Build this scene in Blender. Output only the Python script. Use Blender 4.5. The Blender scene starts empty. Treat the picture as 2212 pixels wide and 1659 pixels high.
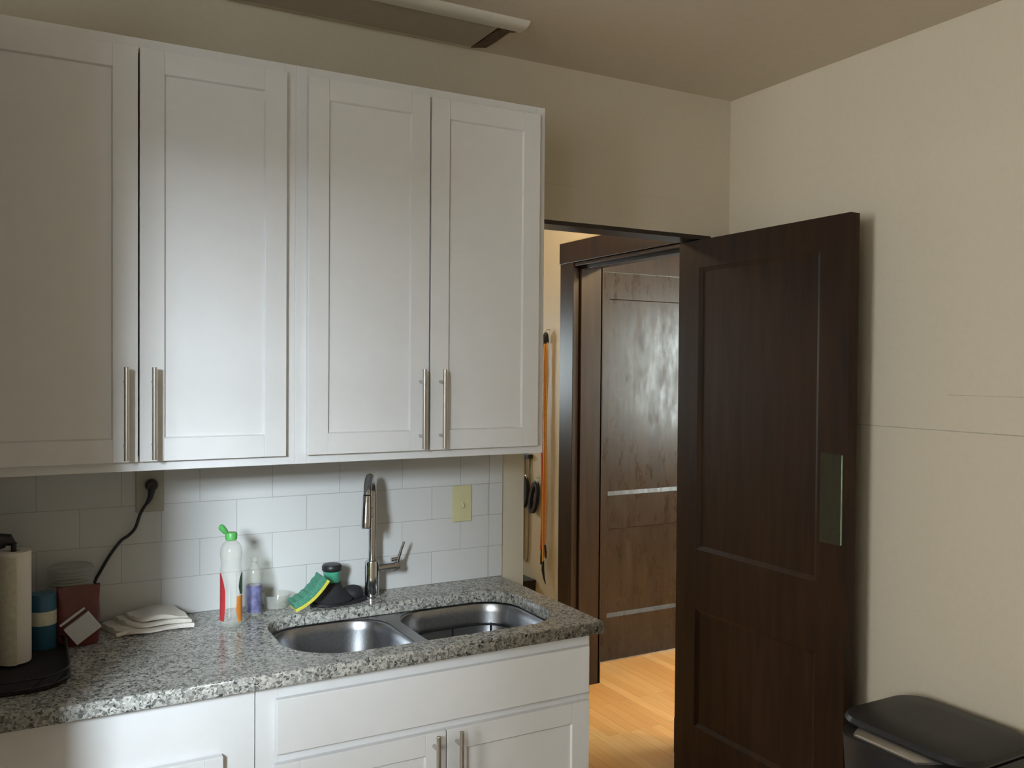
import bpy, bmesh, math, random
from mathutils import Vector, Matrix
random.seed(7)
C = bpy.context.scene.collection
sc = bpy.context.scene

# ------------------------------------------------------------------ camera
CAM = Vector((0.02693, -2.64364, 1.61790))
YAW, PITCH, ROLL, FPX = 0.503925, -0.0174956, 0.00773256, 1909.84
cy, sy, cp, sp = math.cos(YAW), math.sin(YAW), math.cos(PITCH), math.sin(PITCH)
fw = Vector((sy*cp, cy*cp, sp)); r0 = Vector((cy, -sy, 0)); u0 = r0.cross(fw)
rt = r0*math.cos(ROLL) + u0*math.sin(ROLL); up = u0*math.cos(ROLL) - r0*math.sin(ROLL)
cam = bpy.data.cameras.new('camera'); cam.sensor_width = 36; cam.sensor_fit = 'HORIZONTAL'
cam.lens = FPX*36/2212; cam.clip_start = 0.05
co = bpy.data.objects.new('camera', cam); C.objects.link(co)
co.matrix_world = Matrix(((rt.x, up.x, -fw.x, CAM.x), (rt.y, up.y, -fw.y, CAM.y), (rt.z, up.z, -fw.z, CAM.z), (0, 0, 0, 1)))
sc.camera = co

# ------------------------------------------------------------------ world, exposure, lights
sc.view_settings.view_transform = 'Standard'
sc.view_settings.look = 'None'
sc.view_settings.exposure = 0.0
sc.view_settings.gamma = 1.0
sc.view_settings.use_curve_mapping = False
w = bpy.data.worlds.new('world'); sc.world = w; w.use_nodes = True
bg = w.node_tree.nodes['Background']
bg.inputs[0].default_value = (0.80, 0.92, 1.0, 1); bg.inputs[1].default_value = 14.0

def area(name, loc, target, sx, sz, power, color, spread=180):
    l = bpy.data.lights.new(name, 'AREA'); l.shape = 'RECTANGLE'; l.size = sx; l.size_y = sz
    l.energy = power; l.color = color; l.spread = math.radians(spread)
    o = bpy.data.objects.new(name, l); C.objects.link(o); o.location = loc
    d = Vector(target) - Vector(loc); o.rotation_euler = d.to_track_quat('-Z', 'Y').to_euler()
    return o
# daylight from the sky outside the kitchen's south window, coming down through its opening
area('daylight_south', (-2.58, -5.6, 3.02), (-1.1, -2.95, 2.0), 0.8, 1.15, 780, (0.80, 0.92, 1.0))
# fill at an added west window; daylight at hall's north and side room's east windows
area('west_fill', (-2.56, -2.3, 1.75), (0, -1.6, 1.5), 0.8, 1.2, 48, (1.0, 0.95, 0.87))
area('daylight_hall', (1.42, 2.93, 1.62), (1.42, 0, 1.6), 0.5, 0.5, 4, (0.85, 1.0, 0.92))
area('daylight_room', (4.62, -0.36, 1.60), (3.0, -0.2, 1.5), 0.82, 0.95, 24, (0.88, 1.0, 0.86))
def point(name, loc, power, color, r=0.06):
    l = bpy.data.lights.new(name, 'POINT'); l.energy = power; l.color = color; l.shadow_soft_size = r
    o = bpy.data.objects.new(name, l); C.objects.link(o); o.location = loc
point('hall_lamp_light', (1.95, 0.95, 2.50), 10.5, (1.0, 0.72, 0.42))
point('room_lamp_light', (3.30, -0.45, 2.45), 55, (1.0, 0.70, 0.38))

# ------------------------------------------------------------------ mesh helpers
WL = {}
def box(bm, x0, x1, y0, y1, z0, z1):
    v = [bm.verts.new(p) for p in ((x0,y0,z0),(x1,y0,z0),(x1,y1,z0),(x0,y1,z0),(x0,y0,z1),(x1,y0,z1),(x1,y1,z1),(x0,y1,z1))]
    for f in ((3,2,1,0),(4,5,6,7),(0,1,5,4),(1,2,6,5),(2,3,7,6),(3,0,4,7)): bm.faces.new([v[i] for i in f])
    return v
def ring(bm, c, a, b, r, seg, r2=None):
    r2 = r if r2 is None else r2
    return [bm.verts.new(c + a*(r*math.cos(2*math.pi*i/seg)) + b*(r2*math.sin(2*math.pi*i/seg))) for i in range(seg)]
def skin(bm, r1, r2):
    n = len(r1)
    for i in range(n): bm.faces.new((r1[i], r1[(i+1) % n], r2[(i+1) % n], r2[i]))
def frame(d):
    d = d.normalized(); a = Vector((0,0,1)) if abs(d.z) < .9 else Vector((1,0,0))
    a = (a - d*a.dot(d)).normalized(); return a, d.cross(a)
def cyl(bm, p0, p1, r0, r1=None, seg=24, caps=True):
    p0, p1 = Vector(p0), Vector(p1); r1 = r0 if r1 is None else r1
    a, b = frame(p1-p0); A = ring(bm, p0, a, b, r0, seg); B = ring(bm, p1, a, b, r1, seg)
    skin(bm, A, B)
    if caps: bm.faces.new(A[::-1]); bm.faces.new(B)
def tube(bm, pts, r, seg=12, caps=True):
    pts = [Vector(p) for p in pts]; n = len(pts); R = r if isinstance(r, (list, tuple)) else [r]*n
    d = (pts[1]-pts[0]).normalized(); a, b = frame(d); prev = None
    for i, p in enumerate(pts):
        t = (pts[min(i+1, n-1)] - pts[max(i-1, 0)]).normalized()
        a = (a - t*a.dot(t)).normalized(); b = t.cross(a)
        cur = ring(bm, p, a, b, R[i], seg)
        if prev: skin(bm, prev, cur)
        elif caps: bm.faces.new(cur[::-1])
        prev = cur
    if caps: bm.faces.new(prev)
def loop_tube(bm, pts, r, seg=8):
    pts = [Vector(p) for p in pts]; n = len(pts); rs = []
    for i, p in enumerate(pts):
        t = (pts[(i+1) % n] - pts[i-1]).normalized(); a, b = frame(t); rs.append(ring(bm, p, a, b, r, seg))
    for i in range(n):
        skin(bm, rs[i], rs[(i+1) % n])
def lathe(bm, prof, c, seg=40, a0=0, a1=2*math.pi, caps=True, axis=None):
    c = Vector(c); full = abs(a1-a0-2*math.pi) < 1e-6; n = seg if full else seg+1; prev = None
    for (r, z) in prof:
        cur = [bm.verts.new(c + Vector((r*math.cos(a0+(a1-a0)*i/seg), r*math.sin(a0+(a1-a0)*i/seg), z))) for i in range(n)]
        if prev:
            for i in range(seg if full else seg): j = (i+1) % n; bm.faces.new((prev[i], prev[j], cur[j], cur[i]))
        elif full and caps and r > 1e-5: bm.faces.new(cur[::-1])
        prev = cur
    if full and caps: bm.faces.new(prev)
def smoothpts(P, k=8):
    P = [Vector(p) for p in P]; out = []
    for i in range(len(P)-1):
        p0, p1, p2, p3 = P[max(i-1,0)], P[i], P[i+1], P[min(i+2, len(P)-1)]
        for j in range(k):
            t = j/k
            out.append(0.5*((2*p1)+(p2-p0)*t+(2*p0-5*p1+4*p2-p3)*t*t+(3*p1-p0-3*p2+p3)*t**3))
    out.append(P[-1]); return out
def rrect(x0, x1, y0, y1, r, k=8):
    out = []
    for cx, cyy, a in ((x1-r, y0+r, -90), (x1-r, y1-r, 0), (x0+r, y1-r, 90), (x0+r, y0+r, 180)):
        for i in range(k+1):
            t = math.radians(a + 90*i/k); out.append((cx+r*math.cos(t), cyy+r*math.sin(t)))
    return out
def loft(bm, loops, cap0=True, cap1=True):
    prev = None
    for L in loops:
        cur = [bm.verts.new(p) for p in L]
        if prev: skin(bm, prev, cur)
        elif cap0: bm.faces.new(cur[::-1])
        prev = cur
    if cap1: bm.faces.new(prev)

def obj(name, bm, m, parent=None, bevel=0, smooth=False, segs=2, sub=0, label=None):
    bmesh.ops.recalc_face_normals(bm, faces=bm.faces)
    off = WL[parent.name] if parent else Vector((0,0,0))
    if smooth:
        for f in bm.faces: f.smooth = True
        for e in bm.edges:
            if len(e.link_faces) == 2 and e.calc_face_angle(0) > math.radians(38): e.smooth = False
    for v in bm.verts: v.co -= off
    me = bpy.data.meshes.new(name); bm.to_mesh(me); bm.free()
    o = bpy.data.objects.new(name, me); C.objects.link(o); me.materials.append(m)
    if parent: o.parent = parent
    WL[o.name] = off.copy()
    if bevel:
        md = o.modifiers.new('bevel', 'BEVEL'); md.width = bevel; md.segments = segs; md.limit_method = 'ANGLE'; md.harden_normals = False
        for p in me.polygons: p.use_smooth = False
    if sub:
        md = o.modifiers.new('subd', 'SUBSURF'); md.levels = sub; md.render_levels = sub
        for p in me.polygons: p.use_smooth = True
    if label: o['label'] = label
    return o
def thing(name, label, cat, loc, group=None):
    o = bpy.data.objects.new(name, None); C.objects.link(o); o.location = loc; o.empty_display_size = .05
    o['label'] = label; o['category'] = cat
    if group: o['group'] = group
    WL[o.name] = Vector(loc); return o
def tag(o, label, cat, group=None):
    o['label'] = label; o['category'] = cat
    if group: o['group'] = group
    return o
def struct(o): o['kind'] = 'structure'; return o
def B(*boxes):
    bm = bmesh.new()
    for b in boxes: box(bm, *b)
    return bm

# ------------------------------------------------------------------ materials
def mat(name, col, rough=.5, metal=0, spec=.5, coat=0, trans=0, ior=1.45):
    m = bpy.data.materials.new(name); m.use_nodes = True; p = m.node_tree.nodes['Principled BSDF']
    p.inputs['Base Color'].default_value = (*col, 1); p.inputs['Roughness'].default_value = rough
    p.inputs['Metallic'].default_value = metal; p.inputs['Specular IOR Level'].default_value = spec
    p.inputs['Coat Weight'].default_value = coat; p.inputs['Transmission Weight'].default_value = trans; p.inputs['IOR'].default_value = ior
    return m
def nd(m, t, **k):
    n = m.node_tree.nodes.new(t)
    for a, v in k.items(): setattr(n, a, v)
    return n
def lk(m, a, b): m.node_tree.links.new(a, b)
def P(m): return m.node_tree.nodes['Principled BSDF']
def coords(m, scale=(1,1,1), rot=(0,0,0), loc=(0,0,0)):
    tc = nd(m, 'ShaderNodeTexCoord'); mp = nd(m, 'ShaderNodeMapping')
    mp.inputs['Scale'].default_value = scale; mp.inputs['Rotation'].default_value = rot; mp.inputs['Location'].default_value = loc
    lk(m, tc.outputs['Object'], mp.inputs['Vector']); return mp.outputs['Vector']
def noisy(m, scale, amt, bump=0, sc3=(1,1,1), detail=4, bdist=.002):
    """gentle procedural mottling of the base colour plus optional bump"""
    v = coords(m, sc3); n = nd(m, 'ShaderNodeTexNoise'); n.inputs['Scale'].default_value = scale; n.inputs['Detail'].default_value = detail
    lk(m, v, n.inputs['Vector']); p = P(m); c = p.inputs['Base Color'].default_value[:3]
    r = nd(m, 'ShaderNodeValToRGB'); r.color_ramp.elements[0].position = .3; r.color_ramp.elements[1].position = .7
    r.color_ramp.elements[0].color = (*[x*(1-amt) for x in c], 1); r.color_ramp.elements[1].color = (*[min(1, x*(1+amt)) for x in c], 1)
    lk(m, n.outputs['Fac'], r.inputs['Fac']); lk(m, r.outputs['Color'], p.inputs['Base Color'])
    if bump:
        b = nd(m, 'ShaderNodeBump'); b.inputs['Strength'].default_value = bump; b.inputs['Distance'].default_value = bdist
        lk(m, n.outputs['Fac'], b.inputs['Height']); lk(m, b.outputs['Normal'], p.inputs['Normal'])
    return m
M = {}
M['wall'] = noisy(mat('cream_wall_paint', (.625,.56,.445), .6), 60, .015, .12)
M['seam'] = noisy(mat('wall_seam_paint', (.42,.38,.30), .7), 60, .1)
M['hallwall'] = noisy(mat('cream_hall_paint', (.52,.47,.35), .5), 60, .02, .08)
M['ceil'] = noisy(mat('ceiling_paint', (.66,.58,.47), .8), 40, .02, .15)
M['white'] = noisy(mat('white_cabinet_paint', (.72,.72,.73), .38), 25, .012, .03)
M['trimw'] = noisy(mat('white_trim_paint', (.68,.64,.57), .5), 25, .015, .03)
M['steel'] = noisy(mat('brushed_nickel', (.56,.53,.49), .3, 1), 300, .10, 0, (1,1,.02))
M['chrome'] = noisy(mat('chrome', (.60,.61,.64), .08, 1), 5, .02)
M['sink'] = noisy(mat('brushed_sink_steel', (.36,.365,.38), .31, 1), 90, .10, .1, (1,8,1))
M['blackp'] = noisy(mat('black_plastic', (.018,.018,.019), .42), 80, .15, .05)
M['rubber'] = noisy(mat('black_rubber', (.020,.018,.022), .7), 80, .2, .1)
M['wire'] = noisy(mat('black_wire', (.012,.012,.014), .45), 80, .15)
M['ivory'] = noisy(mat('ivory_plastic', (.60,.57,.33), .35), 50, .02)
M['beige'] = noisy(mat('beige_plastic', (.40,.38,.31), .4), 50, .02)
M['paper'] = noisy(mat('white_paper_towel', (.74,.69,.64), .95), 250, .03, .5)
M['cloth'] = noisy(mat('white_cloth', (.72,.68,.62), .95), 150, .05, .5)
M['blue'] = noisy(mat('blue_label', (.03,.11,.19), .4), 30, .12)
M['cream'] = noisy(mat('cream_label', (.62,.60,.48), .5), 90, .1)
M['red'] = noisy(mat('red_packet', (.13,.036,.032), .4), 22, .25, .2)
M['card'] = noisy(mat('white_card', (.62,.62,.65), .6), 50, .04)
M['green'] = noisy(mat('green_cap_plastic', (.10,.42,.10), .35), 40, .06)
M['lred'] = noisy(mat('red_label', (.40,.03,.035), .35), 60, .1)
M['lorange'] = noisy(mat('orange_label', (.72,.25,.04), .4), 60, .15)
M['lgreen'] = noisy(mat('dark_green_label', (.03,.08,.04), .4), 60, .2)
M['purple'] = noisy(mat('violet_label', (.14,.14,.27), .4), 45, .5)
M['spg'] = noisy(mat('green_scouring_pad', (.08,.28,.19), .95), 260, .3, .8)
M['spy'] = noisy(mat('yellow_sponge_foam', (.66,.62,.08), .9), 260, .12, .7)
M['bgreen'] = noisy(mat('green_brush_plastic', (.07,.34,.22), .15), 40, .15)
M['orange'] = noisy(mat('orange_cord', (.72,.28,.09), .6), 120, .12)
M['redc'] = noisy(mat('red_cord', (.55,.035,.02), .6), 120, .12)
M['yellowc'] = noisy(mat('yellow_cord', (.75,.42,.10), .6), 120, .12)
M['greyc'] = noisy(mat('olive_grey_webbing', (.27,.24,.16), .8), 120, .1)
M['lampg'] = mat('lamp_glass', (.9,.85,.75), .3); P(M['lampg']).inputs['Emission Color'].default_value = (1,.75,.45,1); P(M['lampg']).inputs['Emission Strength'].default_value = 3.0
M['vinyl'] = noisy(mat('kitchen_vinyl', (.34,.29,.23), .45), 12, .08)
M['blocker'] = noisy(mat('blocker_enamel', (.30,.30,.29), .4), 20, .02)  # finish of the unseen block added for shade
M['batten'] = noisy(mat('raw_brown_batten', (.12,.075,.05), .8), 60, .25, .2)
M['ceilpanel'] = noisy(mat('ceiling_panel_paint', (.43,.37,.29), .8), 40, .02, .1)
M['canbody'] = noisy(mat('dark_can_plastic', (.022,.022,.023), .32), 60, .1)
M['satin'] = noisy(mat('satin_steel', (.50,.48,.45), .42, .85), 200, .05, 0, (1,1,.1))

def clear(name, tint, op=.18, rough=.08):
    """thin clear plastic: mostly see-through, a little haze, glossy by fresnel"""
    m = bpy.data.materials.new(name); m.use_nodes = True; nt = m.node_tree; nt.nodes.clear()
    out = nd(m, 'ShaderNodeOutputMaterial'); tr = nd(m, 'ShaderNodeBsdfTransparent'); df = nd(m, 'ShaderNodeBsdfDiffuse'); gl = nd(m, 'ShaderNodeBsdfGlossy')
    tr.inputs[0].default_value = (*tint, 1); df.inputs[0].default_value = (*[min(1, t*.8) for t in tint], 1); gl.inputs['Roughness'].default_value = rough
    n = nd(m, 'ShaderNodeTexNoise'); n.inputs['Scale'].default_value = 40; mr = nd(m, 'ShaderNodeMapRange')
    mr.inputs['To Min'].default_value = op*.8; mr.inputs['To Max'].default_value = op*1.2; lk(m, n.outputs['Fac'], mr.inputs['Value'])
    a = nd(m, 'ShaderNodeMixShader'); lk(m, mr.outputs['Result'], a.inputs[0]); lk(m, tr.outputs[0], a.inputs[1]); lk(m, df.outputs[0], a.inputs[2])
    fr = nd(m, 'ShaderNodeFresnel'); fr.inputs['IOR'].default_value = 1.5
    b = nd(m, 'ShaderNodeMixShader'); ge = nd(m, 'ShaderNodeNewGeometry'); iv = nd(m, 'ShaderNodeMath', operation='SUBTRACT'); iv.inputs[0].default_value = 1; lk(m, ge.outputs['Backfacing'], iv.inputs[1]); mu = nd(m, 'ShaderNodeMath', operation='MULTIPLY'); lk(m, fr.outputs[0], mu.inputs[0]); lk(m, iv.outputs[0], mu.inputs[1]); lk(m, mu.outputs[0], b.inputs[0]); lk(m, a.outputs[0], b.inputs[1]); lk(m, gl.outputs[0], b.inputs[2])
    lk(m, b.outputs[0], out.inputs[0]); return m
M['clear'] = clear('clear_plastic', (.94,.94,.91), .20)
M['jar'] = clear('jar_glass', (.80,.82,.78), .25)
M['glassp'] = clear('green_edged_glass', (.82,.86,.76), .018, .18)
M['gedge'] = noisy(mat('green_glass_edge', (.30,.42,.28), .3), 60, .2)
M['pane'] = clear('window_glass', (.97,.98,.97), .01, .02)

# granite: three sizes of grain mixed by voronoi cells
g = mat('speckled_granite', (.5,.5,.5), .22); M['granite'] = g
v = coords(g); nz = nd(g, 'ShaderNodeTexNoise'); nz.inputs['Scale'].default_value = 120; lk(g, v, nz.inputs['Vector'])
mx = nd(g, 'ShaderNodeMixRGB'); mx.blend_type = 'ADD'; mx.inputs[0].default_value = .012; lk(g, v, mx.inputs[1]); lk(g, nz.outputs['Color'], mx.inputs[2])
def grain(scale, stops):
    vo = nd(g, 'ShaderNodeTexVoronoi'); vo.inputs['Scale'].default_value = scale; lk(g, mx.outputs[0], vo.inputs['Vector'])
    sx = nd(g, 'ShaderNodeSeparateColor'); lk(g, vo.outputs['Color'], sx.inputs[0])
    r = nd(g, 'ShaderNodeValToRGB'); r.color_ramp.interpolation = 'CONSTANT'
    r.color_ramp.elements[0].position = 0; r.color_ramp.elements[0].color = (*stops[0][1], 1)
    r.color_ramp.elements[1].position = stops[1][0]; r.color_ramp.elements[1].color = (*stops[1][1], 1)
    for pos, c in stops[2:]: e = r.color_ramp.elements.new(pos); e.color = (*c, 1)
    lk(g, sx.outputs[0], r.inputs['Fac']); return r.outputs['Color'], sx.outputs[1]
c1, k1 = grain(125, [(0, (.43,.425,.395)), (.34, (.53,.515,.475)), (.56, (.27,.27,.255)), (.72, (.15,.15,.142)), (.88, (.055,.055,.052)), (.95, (.21,.195,.175))])
c2, k2 = grain(240, [(0, (.38,.375,.35)), (.4, (.24,.24,.225)), (.7, (.11,.11,.105)), (.86, (.56,.54,.50))])
mm = nd(g, 'ShaderNodeMixRGB'); gt = nd(g, 'ShaderNodeMath', operation='GREATER_THAN'); gt.inputs[1].default_value = .62
lk(g, k2, gt.inputs[0]); lk(g, gt.outputs[0], mm.inputs[0]); lk(g, c1, mm.inputs[1]); lk(g, c2, mm.inputs[2]); lk(g, mm.outputs[0], P(g).inputs['Base Color'])

# subway tile: 206 x 105.5 mm, joints placed as in the photo
t = mat('white_subway_tile', (.7,.7,.7), .25); M['tile'] = t
tc = nd(t, 'ShaderNodeTexCoord'); sep = nd(t, 'ShaderNodeSeparateXYZ'); lk(t, tc.outputs['Object'], sep.inputs[0]); cmb = nd(t, 'ShaderNodeCombineXYZ')
ax = nd(t, 'ShaderNodeMath', operation='ADD'); ax.inputs[1].default_value = 5*.206 - .568 + .206*.5; az = nd(t, 'ShaderNodeMath', operation='ADD'); az.inputs[1].default_value = -.9135 + 2*.1057
lk(t, sep.outputs[0], ax.inputs[0]); lk(t, sep.outputs[2], az.inputs[0]); lk(t, ax.outputs[0], cmb.inputs[0]); lk(t, az.outputs[0], cmb.inputs[1])
br = nd(t, 'ShaderNodeTexBrick'); br.offset = .5; br.offset_frequency = 2
for k_, v_ in dict(Scale=1, **{'Mortar Size': .0012, 'Mortar Smooth': .3, 'Bias': 0, 'Brick Width': .206, 'Row Height': .1057}).items(): br.inputs[k_].default_value = v_
br.inputs['Color1'].default_value = (.60,.60,.595,1); br.inputs['Color2'].default_value = (.62,.62,.615,1); br.inputs['Mortar'].default_value = (.45,.44,.43,1)
lk(t, cmb.outputs[0], br.inputs['Vector']); lk(t, br.outputs['Color'], P(t).inputs['Base Color'])
bp_ = nd(t, 'ShaderNodeBump', invert=True); bp_.inputs['Strength'].default_value = .5; bp_.inputs['Distance'].default_value = .0015
lk(t, br.outputs['Fac'], bp_.inputs['Height']); lk(t, bp_.outputs['Normal'], P(t).inputs['Normal'])

# oak strip floor, boards along y
f = mat('oak_strip_floor', (.6,.35,.12), .3); M['oak'] = f
tc = nd(f, 'ShaderNodeTexCoord'); sep = nd(f, 'ShaderNodeSeparateXYZ'); lk(f, tc.outputs['Object'], sep.inputs[0]); cmb = nd(f, 'ShaderNodeCombineXYZ')
lk(f, sep.outputs[1], cmb.inputs[0]); lk(f, sep.outputs[0], cmb.inputs[1])
br = nd(f, 'ShaderNodeTexBrick'); br.offset = .37; br.offset_frequency = 2
for k_, v_ in dict(Scale=1, **{'Mortar Size': .0006, 'Mortar Smooth': .4, 'Bias': -.1, 'Brick Width': .85, 'Row Height': .057}).items(): br.inputs[k_].default_value = v_
br.inputs['Color1'].default_value = (.86,.54,.22,1); br.inputs['Color2'].default_value = (.72,.38,.12,1); br.inputs['Mortar'].default_value = (.20,.09,.03,1)
lk(f, cmb.outputs[0], br.inputs['Vector'])
nz = nd(f, 'ShaderNodeTexNoise'); nz.inputs['Scale'].default_value = 1; nz.inputs['Detail'].default_value = 5
mp = nd(f, 'ShaderNodeMapping'); mp.inputs['Scale'].default_value = (70, 3, 1); lk(f, tc.outputs['Object'], mp.inputs[0]); lk(f, mp.outputs[0], nz.inputs['Vector'])
mr = nd(f, 'ShaderNodeMapRange'); mr.inputs['To Min'].default_value = .82; mr.inputs['To Max'].default_value = 1.18; lk(f, nz.outputs['Fac'], mr.inputs['Value'])
ml = nd(f, 'ShaderNodeMixRGB'); ml.blend_type = 'MULTIPLY'; ml.inputs[0].default_value = 1; lk(f, br.outputs['Color'], ml.inputs[1]); lk(f, mr.outputs['Result'], ml.inputs[2]); lk(f, ml.outputs[0], P(f).inputs['Base Color'])

def darkwood(name, c0, c1, rough, sc3, mottled=False):
    m = mat(name, c0, rough); v = coords(m, sc3); n = nd(m, 'ShaderNodeTexNoise'); n.inputs['Scale'].default_value = 4; n.inputs['Detail'].default_value = 6; n.inputs['Distortion'].default_value = .4
    lk(m, v, n.inputs['Vector']); r = nd(m, 'ShaderNodeValToRGB'); r.color_ramp.elements[0].position = .32; r.color_ramp.elements[1].position = .72
    r.color_ramp.elements[0].color = (*c0, 1); r.color_ramp.elements[1].color = (*c1, 1); lk(m, n.outputs['Fac'], r.inputs[0]); lk(m, r.outputs[0], P(m).inputs['Base Color'])
    if mottled:
        n2 = nd(m, 'ShaderNodeTexNoise'); n2.inputs['Scale'].default_value = 9; n2.inputs['Detail'].default_value = 8; n2.inputs['Roughness'].default_value = .7
        lk(m, coords(m, (1.8, 1.8, .6)), n2.inputs['Vector'])
        q = nd(m, 'ShaderNodeMapRange'); q.inputs['From Min'].default_value = .3; q.inputs['From Max'].default_value = .7; q.inputs['To Min'].default_value = rough-.10; q.inputs['To Max'].default_value = rough+.16
        lk(m, n2.outputs['Fac'], q.inputs['Value']); lk(m, q.outputs['Result'], P(m).inputs['Roughness'])
        b = nd(m, 'ShaderNodeBump'); b.inputs['Strength'].default_value = .25; b.inputs['Distance'].default_value = .002; lk(m, n2.outputs['Fac'], b.inputs['Height']); lk(m, b.outputs['Normal'], P(m).inputs['Normal'])
    return m
M['wood'] = darkwood('dark_walnut_varnish', (.016,.008,.0045), (.036,.017,.008), .46, (8, 8, .7))
P(M['wood']).inputs['Specular IOR Level'].default_value = .28
M['woodf'] = darkwood('dark_stained_frame_wood', (.014,.0085,.006), (.036,.019,.013), .36, (8, 8, .6))
M['woodg'] = darkwood('glossy_aged_varnish', (.020,.014,.010), (.042,.029,.021), .28, (9, 9, .6), True)

# ------------------------------------------------------------------ room shell
ZC = 2.672; XR = 2.455
struct(obj('floor', B((-2.62, XR+.1, -3.0, .0, -.05, 0)), M['vinyl']))
struct(obj('floor', B((.40, 4.75, .0, 3.1, -.05, 0), (XR+.1, 4.75, -1.6, 0, -.05, 0)), M['oak']))
struct(obj('ceiling', B((-2.7, 4.85, -3.1, 3.1, ZC, ZC+.1)), M['ceil']))
# sink wall with the doorway (x 1.534 .. 2.362, z 0 .. 2.137)
struct(obj('wall_back', B((-2.6, 1.534, 0, .115, 0, ZC), (1.534, 2.362, 0, .115, 2.137, ZC), (2.362, XR+.125, 0, .115, 0, ZC)), M['wall']))
struct(obj('wall_right', B((XR, XR+.125, -3.0, 0, 0, ZC)), M['wall']))
struct(obj('wall_left', B((-2.72, -2.6, -3.0, -2.75, 0, ZC), (-2.72, -2.6, -1.85, .115, 0, ZC), (-2.72, -2.6, -2.75, -1.85, 0, 1.1), (-2.72, -2.6, -2.75, -1.85, 2.4, ZC)), M['wall']))
WX0, WX1, WZ0, WZ1 = -1.42, -.80, 1.70, 2.37
struct(obj('wall_front', B((-2.6, WX0, -3.07, -2.95, 0, ZC), (WX1, XR, -3.07, -2.95, 0, ZC), (WX0, WX1, -3.07, -2.95, 0, WZ0), (WX0, WX1, -3.07, -2.95, WZ1, ZC)), M['wall']))
# faint taped seams on the plaster
struct(obj('trim_1', B((XR-.0022, XR, -2.9, -.02, 1.4395, 1.4425), (XR-.0012, XR, -2.9, -.95, 1.548, 1.5495)), M['seam']))
struct(obj('trim_2', B((1.46, XR-.003, -.0014, 0, 2.262, 2.2645)), M['wall']))
# hall and side room
struct(obj('wall_hall_east', B((XR, XR+.15, 1.115, 3.0, 0, ZC), (XR, XR+.15, .115, .26, 0, ZC), (XR, XR+.15, .26, 1.115, 2.15, ZC)), M['hallwall']))
struct(obj('wall_hall_north', B((.4, 1.12, 3.0, 3.12, 0, ZC), (1.72, 4.75, 3.0, 3.12, 0, ZC), (1.12, 1.72, 3.0, 3.12, 0, 1.3), (1.12, 1.72, 3.0, 3.12, 1.95, ZC)), M['hallwall']))
struct(obj('wall_hall_west', B((.28, .4, .115, 3.12, 0, ZC)), M['hallwall']))
struct(obj('wall_room_north', B((XR+.15, 2.74, 1.36, 1.46, 0, ZC), (3.66, 4.75, 1.36, 1.46, 0, ZC), (2.74, 3.66, 1.36, 1.46, 2.46, ZC)), M['hallwall']))
struct(obj('wall_room_east', B((4.65, 4.77, .1, 1.46, 0, ZC), (4.65, 4.77, -1.6, -.82, 0, ZC), (4.65, 4.77, -.82, .1, 0, 1.1), (4.65, 4.77, -.82, .1, 2.12, ZC)), M['hallwall']))
struct(obj('wall_room_south', B((XR+.125, 4.77, -1.72, -1.6, 0, ZC)), M['hallwall']))
# windows: frame, bar and pane in each opening
def window(n, ax, a0, a1, z0, z1, c, pane=True):
    bm = bmesh.new(); fr = .045
    def bb(u0, u1, w0, w1, d=.025):
        if ax == 'x': box(bm, u0, u1, c-d, c+d, w0, w1)
        else: box(bm, c-d, c+d, u0, u1, w0, w1)
    bb(a0, a1, z0, z0+fr); bb(a0, a1, z1-fr, z1); bb(a0, a0+fr, z0+fr, z1-fr); bb(a1-fr, a1, z0+fr, z1-fr); bb(a0+fr, a1-fr, (z0+z1)/2-.012, (z0+z1)/2+.012, .015)
    o = struct(obj('window_%d' % n, bm, M['trimw']))
window(1, 'x', WX0, WX1, WZ0, WZ1, -3.01)
window(2, 'y', -2.75, -1.85, 1.1, 2.4, -2.66)  # unseen window added to carry the west fill light
window(3, 'x', 1.12, 1.72, 1.3, 1.95, 3.06)
window(4, 'y', -.82, .1, 1.1, 2.12, 4.71)

# doorway lining, dark wood
struct(obj('trim_3', B((1.534, 2.362, .002, .113, 2.122, 2.136), (2.347, 2.361, .002, .113, 0, 2.122)), M['woodf']))
# casing and jamb of the side room's doorway
bm = bmesh.new()
cx0, cx1 = XR-.018, XR-.001
box(bm, cx0, cx1, 1.099, 1.222, .14, 2.152); box(bm, cx0-.006, cx1, 1.095, 1.226, 0, .14)
box(bm, cx0-.004, cx1, .135, 1.226, 2.152, 2.258)
box(bm, cx0, cx1, .14, .262, .14, 2.152); box(bm, cx0-.01, cx1, .135, .27, 0, .15)
struct(obj('trim_4', bm, M['woodf'], bevel=.002))
bm = bmesh.new()
box(bm, XR-.012, XR+.162, 1.100, 1.116, 0, 2.15); box(bm, XR+.022, XR+.062, 1.085, 1.100, 0, 2.138)
box(bm, XR-.012, XR+.162, .258, .274, 0, 2.15); box(bm, XR-.012, XR+.162, .274, 1.100, 2.134, 2.15); box(bm, XR+.022, XR+.062, .274, 1.085, 2.119, 2.134)
box(bm, XR+.151, XR+.168, 1.10, 1.19, 0, 2.19)
struct(obj('trim_5', bm, M['woodf'], bevel=.0015))
struct(obj('baseboard_hall_east', B((XR-.014, XR, 1.226, 3.0, 0, .14)), M['woodf'], bevel=.003))
# frame round the closed door in the side room
struct(obj('trim_6', B((2.74, 3.66, 1.345, 1.40, 2.152, 2.45), (2.73, 2.748, 1.345, 1.40, 0, 2.152), (3.652, 3.66, 1.345, 1.40, 0, 2.152), (2.65, 2.73, 1.345, 1.359, 0, 2.45), (3.66, 3.74, 1.345, 1.359, 0, 2.45)), M['woodf'], bevel=.001))

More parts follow.
